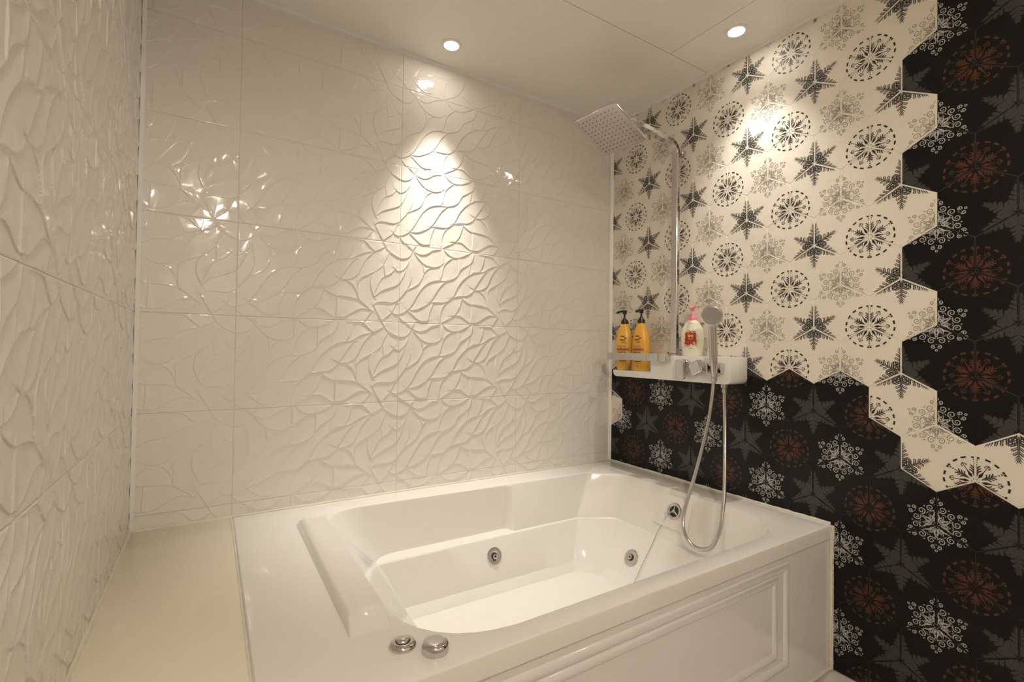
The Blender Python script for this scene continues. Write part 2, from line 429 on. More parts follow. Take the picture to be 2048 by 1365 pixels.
def half_scroll(wf):
    lw = .0015 * wf; o = []
    o.append(('s', [(.036, .0030)] + spiral(.0475, .0118, .0102, math.radians(-115), 1.45, -1, 20, .22), [lw * .5] + [lw * (1.25 - .5 * i / 20) for i in range(21)]))
    o.append(('s', spiral(.0670, .0072, .0062, math.radians(-150), 1.3, -1, 14, .25), lw))
    o.append(('s', [(.0735, .0006), (.0768, .0030), (.0802, .0006)], lw * .9))
    o.append(('p', [(.0575, .0003), (.0590, .0018), (.0608, .0003)]))
    o.append(('s', [(.010, .0012), (.024, .0056), (.0370, .0006)], lw * .9)); o.append(('s', [(.015, .0010), (.0245, .0032), (.031, .0006)], lw * .8))
    return o
def mid_scroll(wf):
    lw = .0014 * wf; o = []
    o.append(('s', [(.011, 0), (.0215, .0060), (.0335, 0), (.0215, -.0060), (.011, 0)], lw)); o.append(('s', [(.017, 0), (.0225, .0028), (.0275, 0), (.0225, -.0028), (.017, 0)], lw))
    o.append(('p', ngon(.0575, 0, .0026, 4, 0, .8))); o.append(('p', ngon(.0065, 0, .0016, 5))); o.append(('s', [(.036, .006), (.0395, 0), (.036, -.006)], lw * .7))
    return o
MOT = dict(circle=(half_circle, mid_circle), star=(half_star, mid_star), scroll=(half_scroll, mid_scroll))

def hex_mesh(name, base, inks, wfs):
    pr = Print()
    # the three motifs on the top, lower left and lower right corners
    for slot, kind in enumerate(('star', 'circle', 'scroll')):
        ang = math.radians(90 + 120 * slot); vx, vy = S * math.cos(ang), S * math.sin(ang)
        bis = ang + PI; ha, mi_ = MOT[kind]; wf = wfs[kind]; ink = 1 + slot
        def place(shapes, rot, flip, off):
            c, s_ = math.cos(rot), math.sin(rot)
            for typ, pts, *wd in shapes:
                q = []
                for a, b in pts:
                    b2 = (b + off) * (-1 if flip else 1)
                    q.append((vx + a * c - b2 * s_, vy + a * s_ + b2 * c))
                if typ == 'p': pr.poly(q if not flip else q[::-1], ink)
                else: pr.strip(q, wd[0], ink)
        place(ha(wf), bis, False, 0); place(ha(wf), bis, True, 0)
        place(ha(wf), bis - PI / 3, False, .0026); place(ha(wf), bis + PI / 3, True, .0026)
        place(mi_(wf), bis + PI / 6, False, 0); place(mi_(wf), bis - PI / 6, False, 0)
    bm = bmesh.new()
    rings = []
    for rad, z in ((S - .0020, -.009), (S - .0020, -.0010), (S - .0024, -.0003), (S - .0031, 0)):
        rings.append([bm.verts.new((rad * math.cos(math.radians(90 + 60 * i)), rad * math.sin(math.radians(90 + 60 * i)), z)) for i in range(6)])
    for a, b in zip(rings, rings[1:]):
        for i in range(6):
            f = bm.faces.new((a[i], a[(i + 1) % 6], b[(i + 1) % 6], b[i])); f.smooth = True
    bm.faces.new(rings[-1])
    for fi, (f, m_) in enumerate(zip(pr.f, pr.m)):
        try:
            nf = bm.faces.new([bm.verts.new((pr.v[i][0], pr.v[i][1], .00010 + .0000012 * fi)) for i in f])
        except ValueError: continue
        nf.normal_update()
        if nf.normal.z < 0: nf.normal_flip()
        nf.material_index = m_
    me = bpy.data.meshes.new(name); bm.to_mesh(me); bm.free()
    for m_ in [base] + inks: me.materials.append(m_)
    return me
hex_light = hex_mesh('cream_hexagon', M['light_tile'], [M['ink_grey'], M['ink_black'], M['ink_taupe']], dict(star=1.0, circle=1.25, scroll=1.15))
hex_dark = hex_mesh('black_hexagon', M['dark_tile'], [M['ink_slate'], M['ink_rust'], M['ink_silver']], dict(star=1.7, circle=1.35, scroll=1.35))
def is_dark(k, m):
    if k == -3: return m <= -5
    if k <= 11: return m <= (-2 if k % 2 == 0 else -3)
    if k == 12: return m <= -4
    if k in (13, 15): return m != -3
    return True
U0, Z0 = .2618, 1.337
gl = []; gd = []
def clipped(me, mw):
    bm = bmesh.new(); bm.from_mesh(me); inv = mw.inverted()
    cut = False
    for co, no in (((0, -.002, 0), (0, 1, 0)), ((0, 0, H - .002), (0, 0, 1)), ((0, 0, .002), (0, 0, -1))):
        lc = inv @ Vector(co); ln = (inv.to_3x3() @ Vector(no)).normalized()
        r = bmesh.ops.bisect_plane(bm, geom=bm.verts[:] + bm.edges[:] + bm.faces[:], plane_co=lc, plane_no=ln, clear_outer=True)
    if not bm.faces: bm.free(); return None
    n = me.copy(); bm.to_mesh(n); bm.free(); return n
for k in range(-3, 21):
    for m in range(-12, 9):
        if (m - k) % 2: continue
        u = U0 + k * A; v = Z0 + m * .15 - S
        if v - S > H - .01 or v + S < .01: continue
        if u < 1.03 and v + S < .47: continue
        dk = is_dark(k, m)
        rot = 2 * PI / 3 * (k % 3)
        mw = Matrix(((0, 0, -1, 0), (-1, 0, 0, -u), (0, 1, 0, v), (0, 0, 0, 1))) @ Matrix.Rotation(rot, 4, 'Z')
        me = hex_dark if dk else hex_light
        if u - A < .001 or v + S > H or v - S < 0:
            me = clipped(me, mw)
            if me is None: continue
        link('tile', me, wall_right, mw)
        if not dk: gl.append((u, v, k % 3))
# recessed grout: dark bed all over, cream bed around the cream tiles
MB().box((.0022, -2.05, 0), (.0101, 0, H)).build('grout_bed', M['dark_grout'], wall_right)
gb = MB()
for u, v, k3 in gl:
    pts = []
    for i in range(6):
        a = math.radians(90 + 60 * i)
        y = min(-(u + (S + .0016) * math.cos(a)), 0); z = min(v + (S + .0016) * math.sin(a), H)
        pts.append((.0007 + .00015 * k3, y, z))
    gb.add(pts + [(.0030, q[1], q[2]) for q in pts], [(0, 1, 2, 3, 4, 5)] + [(i, i + 6, (i + 1) % 6 + 6, (i + 1) % 6) for i in range(6)])
gb.build('grout_bed', M['light_grout'], wall_right, smooth=False)

# ------------------------------------------------------------------ trims and caulking
n_tr = [0]; TYF = -1.105
def trim(mb, m, label):
    n_tr[0] += 1
    return struct('trim_%d' % n_tr[0], mb, m, label=label)
trim(MB().add([(0, -.012, RIM), (-.012, 0, RIM), (.001, .001, RIM), (0, -.012, H), (-.012, 0, H), (.001, .001, H)], [(0, 1, 4, 3), (0, 2, 1), (3, 4, 5), (1, 2, 5, 4), (0, 3, 5, 2)]), M['trim'], 'white strip in the corner between relief wall and hexagon wall')
trim(MB().add([(XL, -.011, RIM), (XL + .011, 0, RIM), (XL - .001, .001, RIM), (XL, -.011, H), (XL + .011, 0, H), (XL - .001, .001, H)], [(0, 3, 4, 1), (0, 1, 2), (3, 5, 4), (1, 4, 5, 2), (0, 2, 5, 3)]), M['trim'], 'white strip in the corner of the two relief walls')
trim(MB().box((XL, -.010, H - .010), (0, .001, H + .001)), M['trim'], 'thin white strip where relief wall meets ceiling')
trim(MB().box((-.010, YF, H - .010), (.001, 0, H + .001)), M['trim'], 'thin white strip where hexagon wall meets ceiling')
trim(MB().box((XL - .001, YF, H - .010), (XL + .010, 0, H + .001)), M['trim'], 'thin white strip where left wall meets ceiling')
def bead(p0, p1, r, m, label, wob=.0012):
    P0, P1 = Vector(p0), Vector(p1); n = 60
    pts = [P0.lerp(P1, i / n) for i in range(n + 1)]
    trim(MB().tube(pts, [r + random.uniform(-wob, wob) for _ in pts], 8), m, label)
bead((-1.775, -.002, RIM), (-.002, -.002, RIM), .005, M['caulk'], 'caulk line between bathtub rim and relief wall')
bead((-.001, -.01, RIM), (-.001, TYF + .005, RIM), .006, M['caulk'], 'caulk line between bathtub rim and hexagon wall')
bead((-.001, TYF + .003, 0.0), (-.001, TYF + .003, .455), .008, M['caulk'], 'vertical caulk line at the apron corner by the hexagon wall', .0006)
bead((-.001, TYF - .001, .452), (-.001, TYF - .001, RIM - .004), .006, M['caulk'], 'short caulk line at the end of the bathtub rim by the hexagon wall', .0006)
bead((-1.7765, TYF + .004, RIM - .0028), (-1.7765, -.004, RIM - .0028), .0034, M['caulk'], 'caulked seam between bathtub rim and deck slab', .0004)
bead((XL + .002, -.002, RIM), (-1.775, -.002, RIM), .005, M['caulk'], 'caulk line between deck slab and relief wall')
bead((XL + .001, -.01, RIM), (XL + .001, TYF + .005, RIM), .006, M['caulk'], 'cracked caulk line between deck slab and left wall', .002)
bead((-1.2, TYF + .004, .002), (-.01, TYF + .004, .002), .006, M['caulk'], 'caulk line between apron and floor')

# ------------------------------------------------------------------ ceiling downlights
names = ['recessed round downlight in the ceiling nearest the relief wall, above the tub',
         'recessed round downlight in the ceiling beside the hexagon wall',
         'recessed round downlight in the ceiling near the left wall', 'recessed round downlight in the ceiling across the room, left one of the far pair', 'added unseen fill lamp in the ceiling across the room, right one of the far pair']
for i, (x, y, pw, deg, bl, colr) in enumerate(LAMPS):
    t = thing('downlight', names[i], 'downlight', (x, y, H), 'ceiling downlights')
    MB().lathe([(.0415, 0), (.0415, -.0025), (.0385, -.0042), (.0300, -.0040), (.0272, -.0010), (.0262, .0), (.0262, -.0002)], (x, y, H), n=48).build('trim_ring', M['trim'], t)
    MB().lathe([(.0258, -.0010), (.0258, -.0022), (.018, -.0034), (.008, -.0040)], (x, y, H), n=40).build('lens', M['lens'], t)
    ld = bpy.data.lights.new('downlight_beam', 'SPOT')
    ld.energy = pw; ld.spot_size = math.radians(deg); ld.spot_blend = bl; ld.color = colr; ld.shadow_soft_size = .022
    lo = bpy.data.objects.new('downlight_beam', ld); COL.objects.link(lo); lo.parent = t; lo.location = (0, 0, -.03)

# ------------------------------------------------------------------ bathtub
def rounded_outline(ctrl):
    """ctrl: list of (x, y, radius); every corner gives the same number of points"""
    n = len(ctrl); out = []; SEG = 8; MIDS = 4
    P = [Vector((c[0], c[1])) for c in ctrl]
    ends = []
    for i in range(n):
        p, a, b = P[i], P[i - 1], P[(i + 1) % n]
        da, db = (a - p), (b - p)
        la, lb = da.length, db.length; da.normalize(); db.normalize()
        ang = da.angle(db, PI); r = ctrl[i][2]
        t = min(r / math.tan(max(ang, .05) / 2), la * .48, lb * .48) if ang < PI - .01 else min(.004, la * .3, lb * .3)
        p0, p1 = p + da * t, p + db * t
        ends.append([((1 - s) ** 2 * p0 + 2 * s * (1 - s) * p.lerp((p0 + p1) / 2, .12) + s * s * p1) for s in [k / SEG for k in range(SEG + 1)]])
    for i in range(n):
        out += ends[i]
        a, b = ends[i][-1], ends[(i + 1) % n][0]
        out += [a.lerp(b, k / (MIDS + 1)) for k in range(1, MIDS + 1)]
    return out
def lv(z, bl, c1, c2, c3, c4, fr, fl): return z, rounded_outline([bl, c1, c2, c3, c4, fr, fl])
TX0, TX1, TY0, TY1 = -1.775, -.002, TYF, -.002
levels = [
    lv(.5000, (-1.505, -.097, .13), (-.745, -.128, .002), (-.715, -.129, .002), (-.275, -.147, .05), (-.143, -.265, .06), (-.143, -1.047, .19), (-1.505, -1.052, .23)),
    lv(.4975, (-1.500, -.101, .13), (-.745, -.132, .002), (-.715, -.133, .002), (-.278, -.151, .05), (-.148, -.268, .06), (-.148, -1.042, .19), (-1.500, -1.047, .23)),
    lv(.4900, (-1.494, -.103, .13), (-.745, -.134, .002), (-.715, -.137, .002), (-.281, -.153, .05), (-.151, -.269, .06), (-.151, -1.039, .19), (-1.494, -1.044, .23)),
    lv(.3220, (-1.335, -.125, .10), (-.745, -.130, .003), (-.722, -.176, .003), (-.375, -.180, .02), (-.215, -.275, .02), (-.225, -1.000, .22), (-1.360, -1.000, .20)),
    lv(.3095, (-1.329, -.128, .09), (-.745, -.132, .003), (-.722, -.178, .003), (-.377, -.182, .02), (-.219, -.277, .02), (-.232, -.998, .21), (-1.3535, -.998, .20)),
    lv(.3070, (-1.3275, -.190, .015), (-.745, -.191, .003), (-.722, -.191, .003), (-.380, -.192, .02), (-.230, -.283, .02), (-.240, -.995, .20), (-1.352, -.995, .20)),
    lv(.3030, (-1.325, -.194, .015), (-.745, -.194, .003), (-.722, -.194, .003), (-.382, -.195, .02), (-.234, -.285, .02), (-.244, -.990, .19), (-1.349, -.990, .20)),
    lv(.1400, (-1.240, -.230, .02), (-.745, -.233, .003), (-.722, -.233, .003), (-.435, -.236, .02), (-.338, -.350, .02), (-.338, -.935, .12), (-1.240, -.935, .06)),
    lv(.1350, (-1.236, -.236, .02), (-.745, -.238, .003), (-.722, -.238, .003), (-.438, -.240, .02), (-.344, -.352, .02), (-.344, -.930, .12), (-1.236, -.930, .06)),
    lv(.1080, (-1.222, -.258, .02), (-.745, -.262, .003), (-.722, -.262, .003), (-.450, -.266, .02), (-.376, -.345, .02), (-.376, -.905, .10), (-1.222, -.905, .05)),
    lv(.1050, (-1.205, -.270, .02), (-.745, -.274, .003), (-.722, -.274, .003), (-.460, -.278, .02), (-.386, -.352, .02), (-.386, -.890, .10), (-1.205, -.890, .05)),
]
tub = thing('bathtub', 'large white built-in whirlpool bathtub with panelled apron', 'bathtub', (-.9, -.56, 0))
tv, tf = [], []
inner = levels[0][1]; N = len(inner)
def outer_pts(inset):
    x0, x1, y0, y1 = TX0 + inset, TX1 - inset, TY0 + inset, TY1 - inset
    c = Vector((-.83, -.57)); pts = []
    for p in inner:
        d = p - c; k = min([((x1 if d.x > 0 else x0) - c.x) / d.x if abs(d.x) > 1e-6 else 1e9, ((y1 if d.y > 0 else y0) - c.y) / d.y if abs(d.y) > 1e-6 else 1e9])
        pts.append(c + d * k)
    for cc in ((x0, y0), (x1, y0), (x1, y1), (x0, y1)):
        i = min(range(N), key=lambda q: (pts[q] - Vector(cc)).length); pts[i] = Vector(cc)
    return pts
loops = [(z, outer_pts(i)) for z, i in ((.300, .03), (.4525, .03), (.4525, .0), (.488, .0), (.4955, .0022), (.499, .006), (.5, .013))] + levels
for z, pts in loops: tv += [(p.x, p.y, z) for p in pts]
for a in range(len(loops) - 1):
    for i in range(N):
        j = (i + 1) % N; tf.append((a * N + i, a * N + j, (a + 1) * N + j, (a + 1) * N + i))
tf.append(tuple((len(loops) - 1) * N + i for i in range(N)))
shell = MB().add(tv, tf).build('shell', M['acrylic'], tub, sharp=27)

# headrest cushion moulded on the left rim
def headrest():
    x0, x1, y0, y1, h = -1.598, -1.5075, -.925, -.195, .024
    ol = [(x0, y0), (x1, y0), (x1, y1), (x0, y1)]
    lp = [(RIM - .002, [(x0, y0), (x1, y0), (x1, y1), (x0, y1)]), (RIM + h * .70, [(x0 + .010, y0 + .052), (x1, y0 + .052), (x1, y1 - .010), (x0 + .010, y1 - .010)]),
          (RIM + h * .93, [(x0 + .016, y0 + .064), (x1 - .001, y0 + .064), (x1 - .001, y1 - .017), (x0 + .016, y1 - .017)]), (RIM + h, [(x0 + .024, y0 + .074), (x1 - .006, y0 + .074), (x1 - .006, y1 - .024), (x0 + .024, y1 - .024)])]
    vs = [(x, y, z) for z, q in lp for x, y in q]
    fs = [(a * 4 + i, a * 4 + (i + 1) % 4, (a + 1) * 4 + (i + 1) % 4, (a + 1) * 4 + i) for a in range(3) for i in range(4)] + [(12, 13, 14, 15), (3, 2, 1, 0)]
    return MB().add(vs, fs)
headrest().build('headrest', M['acrylic'], tub, bevel=.0035, segs=2, sharp=60)

# apron: flat panel with two raised rectangular mouldings
AY = TYF + .007
apron = MB().box((-1.775, AY, .0), (-.003, AY + .02, .449)).build('apron_panel', M['apron'], tub)
def ridge(x0, x1, z0, z1, w, h):
    prof = [(0, 0), (w * .15, h * .7), (w * .4, h), (w * .65, h * .92), (w * .9, h * .35), (w, 0)]
    vs, fs = [], []
    for d, hh in prof:
        vs += [(x0 + d, AY - hh, z0 + d), (x1 - d, AY - hh, z0 + d), (x1 - d, AY - hh, z1 - d), (x0 + d, AY - hh, z1 - d)]
    for a in range(len(prof) - 1):
        for i in range(4): fs.append((a * 4 + i, a * 4 + (i + 1) % 4, a * 4 + 4 + (i + 1) % 4, a * 4 + 4 + i))
    return MB().add(vs, fs)
ridge(-1.50, -.272, .095, .428, .028, .008).build('moulding', M['apron'], apron)
ridge(-1.44, -.337, .140, .398, .026, .007).build('moulding', M['apron'], apron)

# whirlpool jets
def jet(p, n):
    j = MB().lathe([(.034, -.002), (.0345, .002), (.032, .0045), (.026, .0050), (.0145, .0035), (.0135, .003)], p, n, 36).build('jet', M['chrome'], tub)
    nn = Vector(n).normalized(); P = Vector(p)
    MB().lathe([(.0140, .0036), (.0140, .0042), (.0130, .0042)], p, n, 28).build('jet_recess', M['darkhole'], j)
    MB().lathe([(.0105, .004), (.0105, .0095), (.0085, .0110), (.0045, .0110), (.0040, .0080)], p, n, 24).build('jet_nozzle', M['chrome'], j)
    MB().lathe([(.0042, .0105), (.0042, .0114)], p, n, 16).build('jet_bore', M['darkhole'], j)
nb = Vector((0, -1, .24)); nrw = Vector((-1, 0, .60))
jet((-.840, -.2085, .238), nb)
jet((-.3000, -.452, .205), nrw)
jet((-.3000, -.770, .205), nrw)

# flat boss with overflow grille, and the plug chain
OP = Vector((-.181, -.583, .420)); on = Vector((-1, 0, .40)).normalized()
ovl = Vector((0, -1, 0)); ovu = (Vector((0, 0, 1)) - on * on.z).normalized()
MB().prism([(-.095, -.072), (.085, -.072), (.075, .062), (-.060, .062)], ovl, ovu, on, OP, -.012, .004).build('overflow_boss', M['acrylic'], tub, bevel=.003)
of = MB().lathe([(.0345, .003), (.0350, .007), (.0325, .0105), (.0270, .0110), (.0225, .0085), (.0215, .006)], OP, on, 40).build('overflow_ring', M['chrome'], tub)
MB().lathe([(.0220, .0060), (.0220, .0068), (.02, .0068)], OP, on, 32).build('overflow_well', M['darkhole'], of)
sp = MB()
for k in range(3):
    a = math.radians(90 + 120 * k)
    d = ovl * math.cos(a) + ovu * math.sin(a)
    sp.tube([OP + on * .0085, OP + on * .0085 + d * .0222], .0028, 8)
sp.lathe([(.0065, .0075), (.0065, .0110), (.004, .0118)], OP, on, 20)
sp.build('overflow_spokes', M['steel'], of)
ringp = OP + on * .012 + ovl * -.028 + ovu * -.020
MB().tube([ringp + (ovl * math.cos(2 * PI * i / 20) + ovu * math.sin(2 * PI * i / 20)) * .0085 for i in range(21)], .0011, 6, False).build('chain_ring', M['chrome'], tub)
ck = catmull([ringp + ovu * -.0085, (-.205, -.540, .364), (-.232, -.531, .322), (-.262, -.528, .272), (-.305, -.523, .210), (-.345, -.520, .150), (-.385, -.520, .118), (-.45, -.52, .1085)], 16)
ch = MB(); acc = 0
for a, b in zip(ck, ck[1:]):
    acc += (b - a).length
    if acc > .0060:
        acc = 0; ch.lathe([(.0009, -.0024), (.0021, -.0013), (.0025, 0), (.0021, .0013), (.0009, .0024)], b, (b - a), 6)
ch.tube(ck, .0008, 4)
chain = ch.build('plug_chain', M['chrome'], tub); chain['label'] = 'fine chrome bead chain'
pl = MB().lathe([(.022, 0), (.0225, .004), (.018, .009), (.006, .011)], (-.47, -.52, .1052), n=28).build('drain_plug', M['chrome'], tub)

# two chrome air controls on the front rim corner
kb = MB().lathe([(.0265, 0), (.0270, .0035), (.0245, .0085), (.0180, .0115), (.0150, .0112), (.0148, .009)], (-1.512, -.998, RIM), n=40).build('air_button', M['chrome'], tub)
MB().lathe([(.0150, .0088), (.0150, .0094)], (-1.512, -.998, RIM), n=32).build('button_gap', M['darkhole'], kb)
MB().lathe([(.0132, .009), (.0132, .0135), (.0112, .0160), (.006, .0172), (.002, .0175)], (-1.512, -.998, RIM), n=32).build('button_cap', M['chrome'], kb)
def dial():
    c = Vector((-1.462, -1.045, RIM)); n = 64; prof = [(1.0, 0), (1.0, .008), (.985, .013), (.93, .0175), (.80, .0195), (.4, .0205), (.02, .0207)]
    vs, fs = [], []; na = math.radians(20)
    for s_, z in prof:
        for i in range(n):
            t = 2 * PI * i / n; d = (t - na + PI) % (2 * PI) - PI
            R = .0265 * s_
            if abs(d) < .22: R = min(R, .0265 - .0085 * math.cos(d / .22 * PI / 2))
            vs.append(c + Vector((R * math.cos(t), R * math.sin(t), z)))
    for a in range(len(prof) - 1):
        for i in range(n): fs.append((a * n + i, a * n + (i + 1) % n, a * n + n + (i + 1) % n, a * n + n + i))
    fs.append(tuple(range((len(prof) - 1) * n, len(prof) * n)))
    return MB().add(vs, fs)
dl = dial().build('air_dial', M['chrome'], tub, sharp=45)

# deck slab beside the tub
deck = thing('deck_slab', 'narrow pale stone deck slab between bathtub and left wall', 'deck', (-1.915, -.56, 0))
MB().box((XL + .001, TYF, RIM - .030), (-1.778, -.001, RIM)).build('top_slab', M['deck'], deck, bevel=.004)
MB().box((XL + .001, TYF + .007, 0), (-1.778, -.003, RIM - .030)).build('base', M['apron'], deck)

# ------------------------------------------------------------------ shower shelf mixer on the hexagon wall
SX = -.12; SZ0, SZ1 = .966, 1.075; SY0, SY1 = -.794, -.144
unit = thing('shower_shelf', 'white box-shaped shower mixer shelf with chrome rail and knobs on hexagon wall', 'shower mixer', (0, (SY0 + SY1) / 2, SZ0))
def body_outline():
    r = .024; o = []
    # u = -y from left (0.144) to right (0.794); v = z
    u0, u1 = -SY1, -SY0
    for i in range(8):
        a = math.radians(180 + 90 * i / 7); o.append((u0 + r + r * math.cos(a), SZ0 + r + r * math.sin(a)))
    for i in range(8):
        a = math.radians(270 + 90 * i / 7); o.append((u1 - r + r * math.cos(a), SZ0 + r + r * math.sin(a)))
    o += [(u1, SZ1), (.388, SZ1), (.388, .997), (u0, .997)]
    return o
MB().prism(body_outline(), (0, -1, 0), (0, 0, 1), (-1, 0, 0), (0, 0, 0), .008, .120).build('body', M['white'], unit, bevel=.0025)
MB().box((-.0085, -.70, SZ0 + .012), (-.0005, SY1 - .004, SZ1 - .002)).build('back_plate', M['white'], unit)
# guard rail across the bottle niche
def rail():
    return MB().sweep(catmull([(-.121, -.138, 1.067), (-.140, -.136, 1.067), (-.150, -.140, 1.067), (-.1525, -.152, 1.067), (-.1525, -.28, 1.067), (-.1525, -.40, 1.067), (-.1525, -.452, 1.067), (-.150, -.461, 1.067), (-.140, -.464, 1.067), (-.121, -.464, 1.067)], 5),
                      [(-.017, -.0022), (.017, -.0022), (.017, .0022), (-.017, .0022)], (0, 0, 1))
rl = rail().build('guard_rail', M['chrome'], unit)
MB().box((-.1555, -.505, 1.048), (-.1195, -.464, 1.086)).build('rail_bracket', M['chrome'], rl, bevel=.004, segs=3)
# flow lever, temperature knob
lb = MB().lathe([(.030, 0), (.030, .018), (.027, .022), (.012, .022)], (SX, -.585, 1.032), (-1, 0, 0), 36).build('flow_lever', M['chrome'], unit)
MB().prism(rrect(.043, .082, .010, 5), (0, -1, 0), (-.10, 0, 1), (-1, 0, -.10), (-.141, -.579, 1.019), 0, .016).build('lever_paddle', M['chrome'], lb, bevel=.003, segs=3)
kn = MB().lathe([(.020, 0), (.020, .012)], (SX, -.655, 1.029), (-1, 0, 0), 28).build('temperature_knob', M['chrome'], unit)
q = math.radians(28)
MB().prism([(a * math.cos(q) - b * math.sin(q), a * math.sin(q) + b * math.cos(q)) for a, b in rrect(.058, .054, .010, 4)], (0, -1, 0), (0, 0, 1), (-1, 0, 0), (SX - .010, -.658, 1.028), 0, .030).build('knob_cap', M['chrome'], kn, bevel=.007, segs=4)
# hand shower holder: block with an open slot
hd = MB().prism(rrect(.064, .042, .008, 4), (0, -1, 0), (0, 0, 1), (-1, 0, 0), (SX, -.736, 1.031), 0, .016).build('hand_shower_holder', M['chrome'], unit, bevel=.0025, segs=3)
MB().box((-.1740, -.7265, 1.012), (-.1355, -.7205, 1.050)).build('holder_jaw', M['chrome'], hd, bevel=.002)
MB().box((-.1740, -.7725, 1.012), (-.1355, -.7665, 1.050)).build('holder_jaw', M['chrome'], hd, bevel=.002)
MB().lathe([(.0145, .0), (.0145, -.018), (.0105, -.021), (.0105, -.034), (.0095, -.038)], (-.072, -.736, SZ0 + .001), n=8).build('hose_outlet', M['chrome'], unit)
for yy in (-.235, -.62):
    MB().lathe([(.004, 0), (.004, -.006), (.0025, -.008)], (-.05, yy, SZ0 + .001), n=12).build('fixing_screw', M['chrome'], unit)

# ------------------------------------------------------------------ rain shower
rs = thing('rain_shower', 'chrome riser pipe with tilted square rain shower head on hexagon wall', 'shower', (-.05, -.468, SZ1))
sec = [(-.0165, -.0085), (-.0145, -.0105), (.0145, -.0105), (.0165, -.0085), (.0165, .0085), (.0145, .0105), (-.0145, .0105), (-.0165, .0085)]
CX = -.052
pth = [(CX, -.468, SZ1 + .022), (CX, -.468, 1.2), (CX, -.468, 1.5), (CX, -.468, 1.8), (CX, -.468, 2.0)]
pth += [(CX - .05 + .05 * math.cos(math.radians(a)), -.468, 2.0 + .052 * math.sin(math.radians(a))) for a in range(8, 80, 8)]
ex = Vector((CX - .05 + .05 * math.cos(math.radians(76)), -.468, 2.0 + .052 * math.sin(math.radians(76))))
dirn = Vector((-.968, 0, .13)).normalized()
pth += [tuple(ex + dirn * t) for t in (.01, .08, .16, .24, .30)]
tip = ex + dirn * .33
pth += [tuple(ex + dirn * .33 + Vector((0, 0, -.001)))]
MB().sweep(pth, sec, (0, 1, 0)).build('riser_arm', M['chrome'], rs, sharp=30)
MB().box((CX - .0145, -.468 - .021, SZ1), (CX + .0145, -.468 + .021, SZ1 + .024)).build('riser_socket', M['chrome'], rs, bevel=.002)
bk = MB().lathe([(.0165, .0005), (.0165, .020), (.014, .024), (.009, .026), (.009, .046)], (0, -.468, 2.015), (-1, 0, 0), 28).build('wall_bracket', M['chrome'], rs)
# head plate, 225 mm square, tilted
hc = Vector((-.467, -.465, 2.004))
RH = Matrix.Rotation(.094, 3, 'Z') @ Matrix.Rotation(.008, 3, 'X') @ Matrix.Rotation(.394, 3, 'Y')
hu, hv, hn = RH.col[0], RH.col[1], RH.col[2]
hp = MB().prism(rrect(.226, .226, .018, 6), hu, hv, hn, hc, 0, .009).build('shower_head', M['headplate'], rs, bevel=.0025, segs=3)
nz = MB()
for i in range(10):
    for j in range(10):
        a, b = (i - 4.5) * .0200, (j - 4.5) * .0200
        nz.lathe([(.0021, 0), (.0018, .0016)], hc + hu * a + hv * b + hn * .0002, -hn, 6)
nzo = nz.build('nozzles', M['black'], hp); nzo['kind'] = 'stuff'
# swivel joint between arm and head
top = hc + hn * .009
jd = (tip + Vector((-.012, 0, -.012)) - top)
MB().lathe([(.034, .0), (.033, .006), (.022, .010), (.016, .013), (.016, max(.02, jd.length * .9))], top, hn, 28).build('swivel_joint', M['chrome'], rs)

# ------------------------------------------------------------------ hand shower with hose
hs = thing('hand_shower', 'chrome hand shower in its holder with looping metal hose', 'shower handset', (-.16, -.747, 1.0))
hp0 = Vector((-.1560, -.7465, 1.000)); hp1 = Vector((-.186, -.757, 1.185)); hcn = Vector((-.197, -.7625, 1.236)); hnn = Vector((-.84, -.47, -.26)).normalized()
hdn = (Vector((0, 0, -1)) - hnn * (-hnn.z)).normalized()
hj = hcn + hdn * .030 - hnn * .012
pts = catmull([hp0, hp0.lerp(hj, .2), hp0.lerp(hj, .5), hp0.lerp(hj, .8), hj, hcn + hdn * .012 - hnn * .014], 8)
rr = []
for i in range(len(pts)):
    t = i / (len(pts) - 1); rr.append(.0120 + .0045 * min(1, t * 3) - .002 * max(0, (t - .8) / .2))
MB().tube(pts, rr, 20).build('handle', M['chrome'], hs)
MB().lathe([(.012, -.024), (.030, -.020), (.0395, -.010), (.0405, 0), (.0395, .006), (.0355, .008)], hcn, hnn, 40).build('head_shell', M['chrome'], hs)
MB().lathe([(.0352, .0070), (.0352, .0088), (.030, .0096), (.01, .0100)], hcn, hnn, 36).build('spray_face', M['spray'], hs)
hz = [hp0 + Vector((0, 0, .004)), (-.168, -.745, .906), (-.180, -.737, .807), (-.192, -.719, .707), (-.205, -.698, .605), (-.222, -.676, .502), (-.248, -.676, .427), (-.266, -.700, .380), (-.274, -.741, .353), (-.274, -.785, .354), (-.266, -.821, .378),
      (-.248, -.839, .441), (-.224, -.834, .509), (-.200, -.824, .577), (-.160, -.798, .718), (-.120, -.770, .827), (-.082, -.742, .912), (-.072, -.736, .931)]
raw = catmull(hz, 40); acc = [0]
for a, b in zip(raw, raw[1:]): acc.append(acc[-1] + (b - a).length)
npt = int(acc[-1] / .0026); hose = []; k = 0
for i in range(npt + 1):
    s_ = acc[-1] * i / npt
    while k < len(acc) - 2 and acc[k + 1] < s_: k += 1
    t = (s_ - acc[k]) / max(1e-9, acc[k + 1] - acc[k]); hose.append(raw[k].lerp(raw[k + 1], t))
MB().tube(hose, [.0079 if i % 2 else .0066 for i in range(len(hose))], 12).build('hose', M['hose'], hs, sharp=80)
MB().lathe([(.0115, .002), (.0115, -.016), (.0095, -.022)], hp0, (0, 0, 1), 10).build('hose_cone', M['chrome'], hs)

